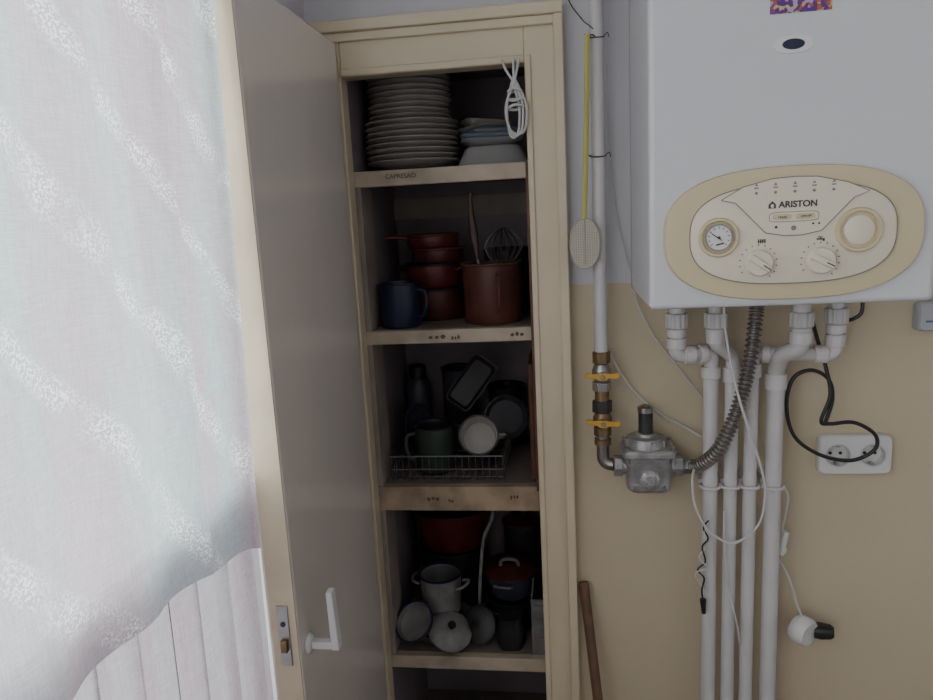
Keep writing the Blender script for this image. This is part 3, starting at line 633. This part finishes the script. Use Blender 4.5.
# regulator
rx,ry=.155,-.055
th=thing('gas_regulator',(rx,ry,1.05),'silver cast metal gas pressure regulator with bolted flange','regulator')
m=M()
m.loft([rr(.034,.026,1.048,5,32,rx,ry),rr(.042,.032,1.055,5,32,rx,ry),rr(.042,.032,1.094,5,32,rx,ry),rr(.044,.036,1.102,5,32,rx,ry),rr(.047,.038,1.124,4,32,rx,ry)],castm)
m.cyl((rx-.062,ry,1.096),(rx+.062,ry,1.096),.0165,castm,24);m.cyl((rx-.066,ry,1.096),(rx-.050,ry,1.096),.0215,castm,6);m.cyl((rx+.050,ry,1.096),(rx+.066,ry,1.096),.0215,castm,6)
m.obj('valve_housing',(rx,ry,1.05),th,bevel=.0015)
m=M();m.loft([rr(.050,.041,1.122,6,40,rx,ry),rr(.052,.043,1.124,6,40,rx,ry),rr(.052,.043,1.135,6,40,rx,ry),rr(.048,.039,1.139,6,40,rx,ry)],castm)
m.lathe([(.039,0),(.038,.014),(.034,.020),(.020,.021),(.0195,.024),(.0180,.028),(0,.028)],castm,T((rx-.004,ry,1.137)),30)
m.obj('diaphragm_cover',(rx,ry,1.12),th,bevel=.001)
for k in range(8):
    a=2*PI*k/8+.2
    M().box(-.0015,.0015,.024,.041,0,.017,castm,T((rx-.004,ry,1.137))@Matrix.Rotation(a,4,'Z')).obj('stiffening_rib',(rx,ry,1.14),th)
m=M();mx=T((rx,ry-.032,1.078))@R(90,'X');m.lathe([(0,0),(.021,0),(.021,.006),(.017,.009),(.009,.009),(.009,.013),(0,.013)],castm,mx,8);m.obj('front_boss',(rx,ry-.03,1.08),th)
for sx in(-.043,.043):
    for sy in(-.034,.034):
        M().cyl((rx+sx,ry+sy,1.112),(rx+sx,ry+sy,1.144),.0052,steel,6).obj('bolt',(rx+sx,ry+sy,1.112),th)
for sx in(-.028,.028):
    M().cyl((rx+sx,ry-.024,1.062),(rx+sx,ry-.038,1.062),.0042,steel,6).obj('bolt',(rx+sx,ry-.03,1.062),th)
m=M();m.cyl((rx-.004,ry,1.163),(rx-.004,ry,1.206),.0140,mat('dark_green_tube',(.035,.038,.035),.4),24);m.cyl((rx-.004,ry,1.206),(rx-.004,ry,1.217),.0155,steel,24);m.cyl((rx-.004,ry,1.217),(rx-.004,ry,1.219),.010,brass,24)
m.obj('adjuster_tube',(rx-.004,ry,1.17),th,bevel=.001)

# ---------------------------------------------------------------- fly swatter
th=thing('fly_swatter',(.040,-.078,1.49),'beige fly swatter with yellow-green handle hung on the gas pipe','fly swatter')
m=M();m.tube([(.0395,-.078,1.585),(.041,-.078,1.60),(.045,-.078,1.70),(.049,-.077,1.80),(.051,-.075,1.89),(.053,-.074,1.907)],.0048,ygreen,8,6,flat=.45)
m.tube([(.053,-.073,1.895),(.059,-.073,1.905),(.066,-.068,1.903)],.0012,darkm,6);m.obj('grip',(.045,-.078,1.6),th)
swm=bpy.data.materials.new('swatter_mesh');swm.use_nodes=True;n=swm.node_tree.nodes;l=swm.node_tree.links
tc=n.new('ShaderNodeTexCoord');mp=n.new('ShaderNodeMapping');mp.inputs['Location'].default_value=(0.0011,.5,.0013);ck=n.new('ShaderNodeTexBrick');mp.inputs['Rotation'].default_value=(PI/2,0,0)
ck.inputs['Scale'].default_value=1;ck.inputs['Color1'].default_value=(.27,.25,.21,1);ck.inputs['Color2'].default_value=(.31,.29,.24,1);ck.inputs['Mortar'].default_value=(.55,.50,.40,1)
ck.inputs['Mortar Size'].default_value=.0008;ck.inputs['Brick Width'].default_value=.0042;ck.inputs['Row Height'].default_value=.0030;ck.offset=0
l.new(tc.outputs['Object'],mp.inputs[0]);l.new(mp.outputs[0],ck.inputs['Vector']);l.new(ck.outputs['Color'],n['Principled BSDF'].inputs['Base Color'])
m=M();o=sup(.0265,.0455,2.2,48,.0400,1.5390);m.prism(o,-.0770,-.0785,swm);m.obj('paddle',(.040,-.078,1.54),th)
m=M();m.tube([(a,-.0778,b) for a,b in o+[o[0]]],.0018,swat,8,0);m.tube([(.040,-.0795,1.50),(.040,-.0795,1.585)],.0015,swat,6,0);m.obj('paddle_rim',(.040,-.078,1.54),th)

# ---------------------------------------------------------------- cables
def cable(pts,r,mt,label,name='cable',seg=8):
    return tag(M().tube(pts,r,mt,seg,10).obj(name,pts[0]),label,'cable')
cable([(.137,-.02,1.50),(.136,-.02,1.44),(.145,-.018,1.405),(.175,-.016,1.345),(.215,-.015,1.29),(.262,-.015,1.225)],.0018,cable_w,'thin white wire curving from behind the boiler')
cable([(.083,-.030,1.330),(.100,-.028,1.29),(.135,-.015,1.235),(.190,-.008,1.185),(.235,-.015,1.160),(.262,-.03,1.145)],.0022,cable_w,'thin white wire running from the gas pipe behind the regulator')
cable([(.019,-.004,2.05),(.020,-.004,1.99),(.045,-.02,1.945),(.055,-.060,1.925),(.062,-.072,1.915)],.0011,cable_k,'thin dark wire from the closet corner to the gas pipe')
cable([(.088,-.035,1.86),(.090,-.025,1.74),(.102,-.01,1.60),(.128,-.008,1.48)],.0013,cable_w,'thin white wire running down beside the gas pipe')
cable([(.283,-.118,1.44),(.283,-.128,1.38),(.300,-.138,1.28),(.322,-.141,1.20),(.348,-.138,1.12),(.358,-.13,1.06),(.347,-.125,1.00),(.305,-.122,.965),(.262,-.115,.985),(.238,-.10,1.03),(.235,-.085,1.075),(.238,-.087,1.10)],.0024,cable_w,'white cable looping in front of the pipes')
cable([(.292,-.10,1.02),(.293,-.10,.95),(.300,-.10,.87),(.318,-.10,.79),(.326,-.10,.74)],.0018,cable_w,'white cable tail hanging between the pipes')
cable([(.264,-.098,1.00),(.254,-.10,.985),(.262,-.104,.965),(.252,-.10,.945),(.258,-.10,.915),(.244,-.10,.898),(.256,-.10,.880),(.252,-.10,.855),(.254,-.10,.832)],.0017,cable_k,'kinked dark twisted cable tail beside the pipe')
cable([(.268,-.095,1.01),(.254,-.103,.97),(.262,-.098,.95),(.246,-.102,.925),(.260,-.104,.905),(.240,-.102,.892),(.246,-.099,.872),(.262,-.101,.850)],.0013,cable_w,'thin pale wire twisted around the dark cable')
M_=M();M_.cyl((.254,-.10,.835),(.256,-.10,.805),.006,black,12,.004);tag(M_.obj('cable_connector',(.256,-.1,.82)),'small black plug hanging on a cable end','plug')
cable([(.520,-.10,BB),(.523,-.10,1.40),(.512,-.095,1.385),(.502,-.085,1.38)],.0035,cable_k,'black cable stub under the boiler')
cable([(.455,-.05,1.38),(.462,-.06,1.345),(.475,-.07,1.295),(.484,-.075,1.24),(.470,-.075,1.190),(.488,-.07,1.182),(.530,-.07,1.184),(.568,-.07,1.160),(.568,-.07,1.130),(.530,-.065,1.108),(.475,-.06,1.118),(.428,-.06,1.155),(.412,-.06,1.215),(.422,-.06,1.268),(.452,-.065,1.285),(.482,-.068,1.268),(.490,-.07,1.23),(.478,-.07,1.18)],.0036,cable_k,'thick black power cable coiled in loops on the wall',seg=10)
cable([(.404,-.06,1.065),(.420,-.06,1.035),(.418,-.055,.995),(.412,-.055,.965),(.416,-.055,.945)],.0022,cable_w,'white cable hanging beside the thick pipe')
cable([(.402,-.055,.925),(.404,-.05,.905),(.428,-.05,.86),(.446,-.05,.80),(.458,-.05,.772)],.0022,cable_w,'white cable dropping to a round plug')
m=M();m.cyl((.421,-.055,.958),(.408,-.055,.912),.0055,white_pl,12,.0095);m.lathe([(.0095,0),(.0105,.003),(.0105,.008),(.007,.010)],white_pl,T((.411,-.055,.915)),16);m.cyl((.410,-.055,.914),(.404,-.055,.892),.003,steel,8);tag(m.obj('white_plug',(.414,-.055,.92)),'small white plug dangling on its cable','plug')
th=thing('round_plug',(.46,-.05,.745),'chunky round white plug with black end hanging on a cable','plug')
pm=T((.462,-.060,.745))@R(-55,'Z')@R(-84,'Y')
M().lathe([(0,.020),(.020,.020),(.0205,.022),(.027,.022),(.0295,.018),(.0295,-.002),(.024,-.010),(0,-.010)],white_pl,pm,36).obj('housing',(.462,-.06,.745),th)
M().loft([rr(.013,.017,-.010,3,24),rr(.014,.018,-.022,3,24),rr(.012,.015,-.040,3,24),rr(.008,.010,-.046,3,24)],black,T((.472,-.046,.743))@R(-18,'Z')@R(-94,'Y')).obj('cap',(.48,-.05,.743),th)
for q in(-.0095,.0095):M().lathe([(0,.0201),(.0030,.0201),(.0030,.0208),(0,.0208)],black,pm@T((0,q,0)),10).obj('pin_hole',(.445,-.07,.745),th)

# ---------------------------------------------------------------- sockets
ox,oz=.555,1.102
th=thing('double_socket',(ox,0,oz),'white double electrical wall socket','socket')
m=M();m.loft([[(a,0,b) for a,b in sup(.068,.040,9,48,ox,oz)],[(a,-.016,b) for a,b in sup(.068,.040,9,48,ox,oz)],[(a,-.020,b) for a,b in sup(.065,.037,9,48,ox,oz)]],white_pl)
pl=m.obj('cover_plate',(ox,0,oz),th)
cut=M()
for dx in(-.032,.032):cut.cyl((ox+dx,-.004,oz),(ox+dx,-.03,oz),.0205,white_pl,40)
cu=cut.obj('cutter',(ox,0,oz));bm_=pl.modifiers.new('b','BOOLEAN');bm_.operation='DIFFERENCE';bm_.object=cu;bm_.solver='EXACT'
cu.location=(ox,0,oz)
bpy.context.view_layer.update()
me=bpy.data.meshes.new_from_object(pl.evaluated_get(bpy.context.evaluated_depsgraph_get()))
pl.modifiers.clear();pl.data=me;bpy.data.objects.remove(cu)
me.set_sharp_from_angle(angle=math.radians(35))
for dx in(-.032,.032):
    mx=T((ox+dx,-.020,oz))@R(90,'X')
    m=M();m.lathe([(.0205,.0),(.0235,.0),(.0235,.002),(.0208,.002),(.0204,-.003),(.0205,0)],nutm,mx,36,False)
    s1=m.obj('outlet_rim',(ox+dx,-.02,oz),th)
    for q in(-.0095,.0095):M().cyl((ox+dx+q,-.0035,oz),(ox+dx+q,-.0046,oz),.0034,black,12).obj('pin_hole',(ox+dx+q,-.004,oz),s1)
    for q in(.0185,-.0185):M().box(ox+dx-.003,ox+dx+.003,-.019,-.004,oz+q-.002,oz+q+.002,steel).obj('earth_clip',(ox+dx,-.01,oz+q),s1)
m=M();m.loft([[(a,.002,b) for a,b in sup(.042,.027,9,40,.694,1.372)],[(a,-.022,b) for a,b in sup(.042,.027,9,40,.694,1.372)],[(a,-.026,b) for a,b in sup(.039,.024,9,40,.694,1.372)]],mat('control_grey_white',(.46,.47,.50),.4,var=.03))
m.box(.664,.676,-.0268,-.0262,1.362,1.366,bluer)
tag(m.obj('thermostat_box',(.694,0,1.372)),'pale grey rectangular wall control box','thermostat')

# ---------------------------------------------------------------- broom
th=thing('broom',(.10,-.20,0),'broom with brown wooden handle leaning beside the closet','broom')
M().cyl((.095,-.20,.10),(.024,-.016,.822),.0105,wood,16).obj('handle',(.095,-.2,.1),th)
m=M();m.loft([rr(.09,.02,.09,4,32,.095,-.20),rr(.12,.03,.07,4,32,.095,-.20),rr(.13,.035,0.0,4,32,.095,-.20)],brist);m.obj('brush_head',(.095,-.2,0),th)

# ---------------------------------------------------------------- light
w=bpy.data.worlds.new('w');bpy.context.scene.world=w;w.use_nodes=True
w.node_tree.nodes['Background'].inputs[0].default_value=(.93,.98,1,1);w.node_tree.nodes['Background'].inputs[1].default_value=3.6
def area(name,loc,rot,sx,sy,p,col):
    a=bpy.data.lights.new(name,'AREA');a.shape='RECTANGLE';a.size=sx;a.size_y=sy;a.energy=p;a.color=col
    o=bpy.data.objects.new(name,a);o.location=loc;o.rotation_euler=rot;bpy.context.scene.collection.objects.link(o);return o
# lamps pointing +x: in an unseen curtain gap added for light, and second window
area('window_fill',(XL-.02,-1.54,1.85),(0,math.radians(-90),0),.8,.38,2.3,(.98,.98,1))
area('window_fill',(XL-.02,-2.42,1.75),(0,math.radians(-90),0),.9,.9,8,(1,.98,.97))
# camera
c=bpy.data.cameras.new('cam');co=bpy.data.objects.new('camera',c);bpy.context.scene.collection.objects.link(co)
c.sensor_width=36;c.lens=36*720/933;c.clip_start=.02
r_,p_,y_=math.radians(3.0),math.radians(10.5),math.radians(8)
F=Vector((-math.sin(y_)*math.cos(p_),math.cos(y_)*math.cos(p_),-math.sin(p_)))
Hh=Vector((math.cos(y_),math.sin(y_),0));U=Hh.cross(F)
rt=Hh*math.cos(r_)-U*math.sin(r_);up=Hh*math.sin(r_)+U*math.cos(r_)
co.matrix_world=Matrix(((rt.x,up.x,-F.x,0),(rt.y,up.y,-F.y,-1.45),(rt.z,up.z,-F.z,1.6),(0,0,0,1)))
bpy.context.scene.camera=co
for o in bpy.data.objects:
    if '_w' in o:del o['_w']
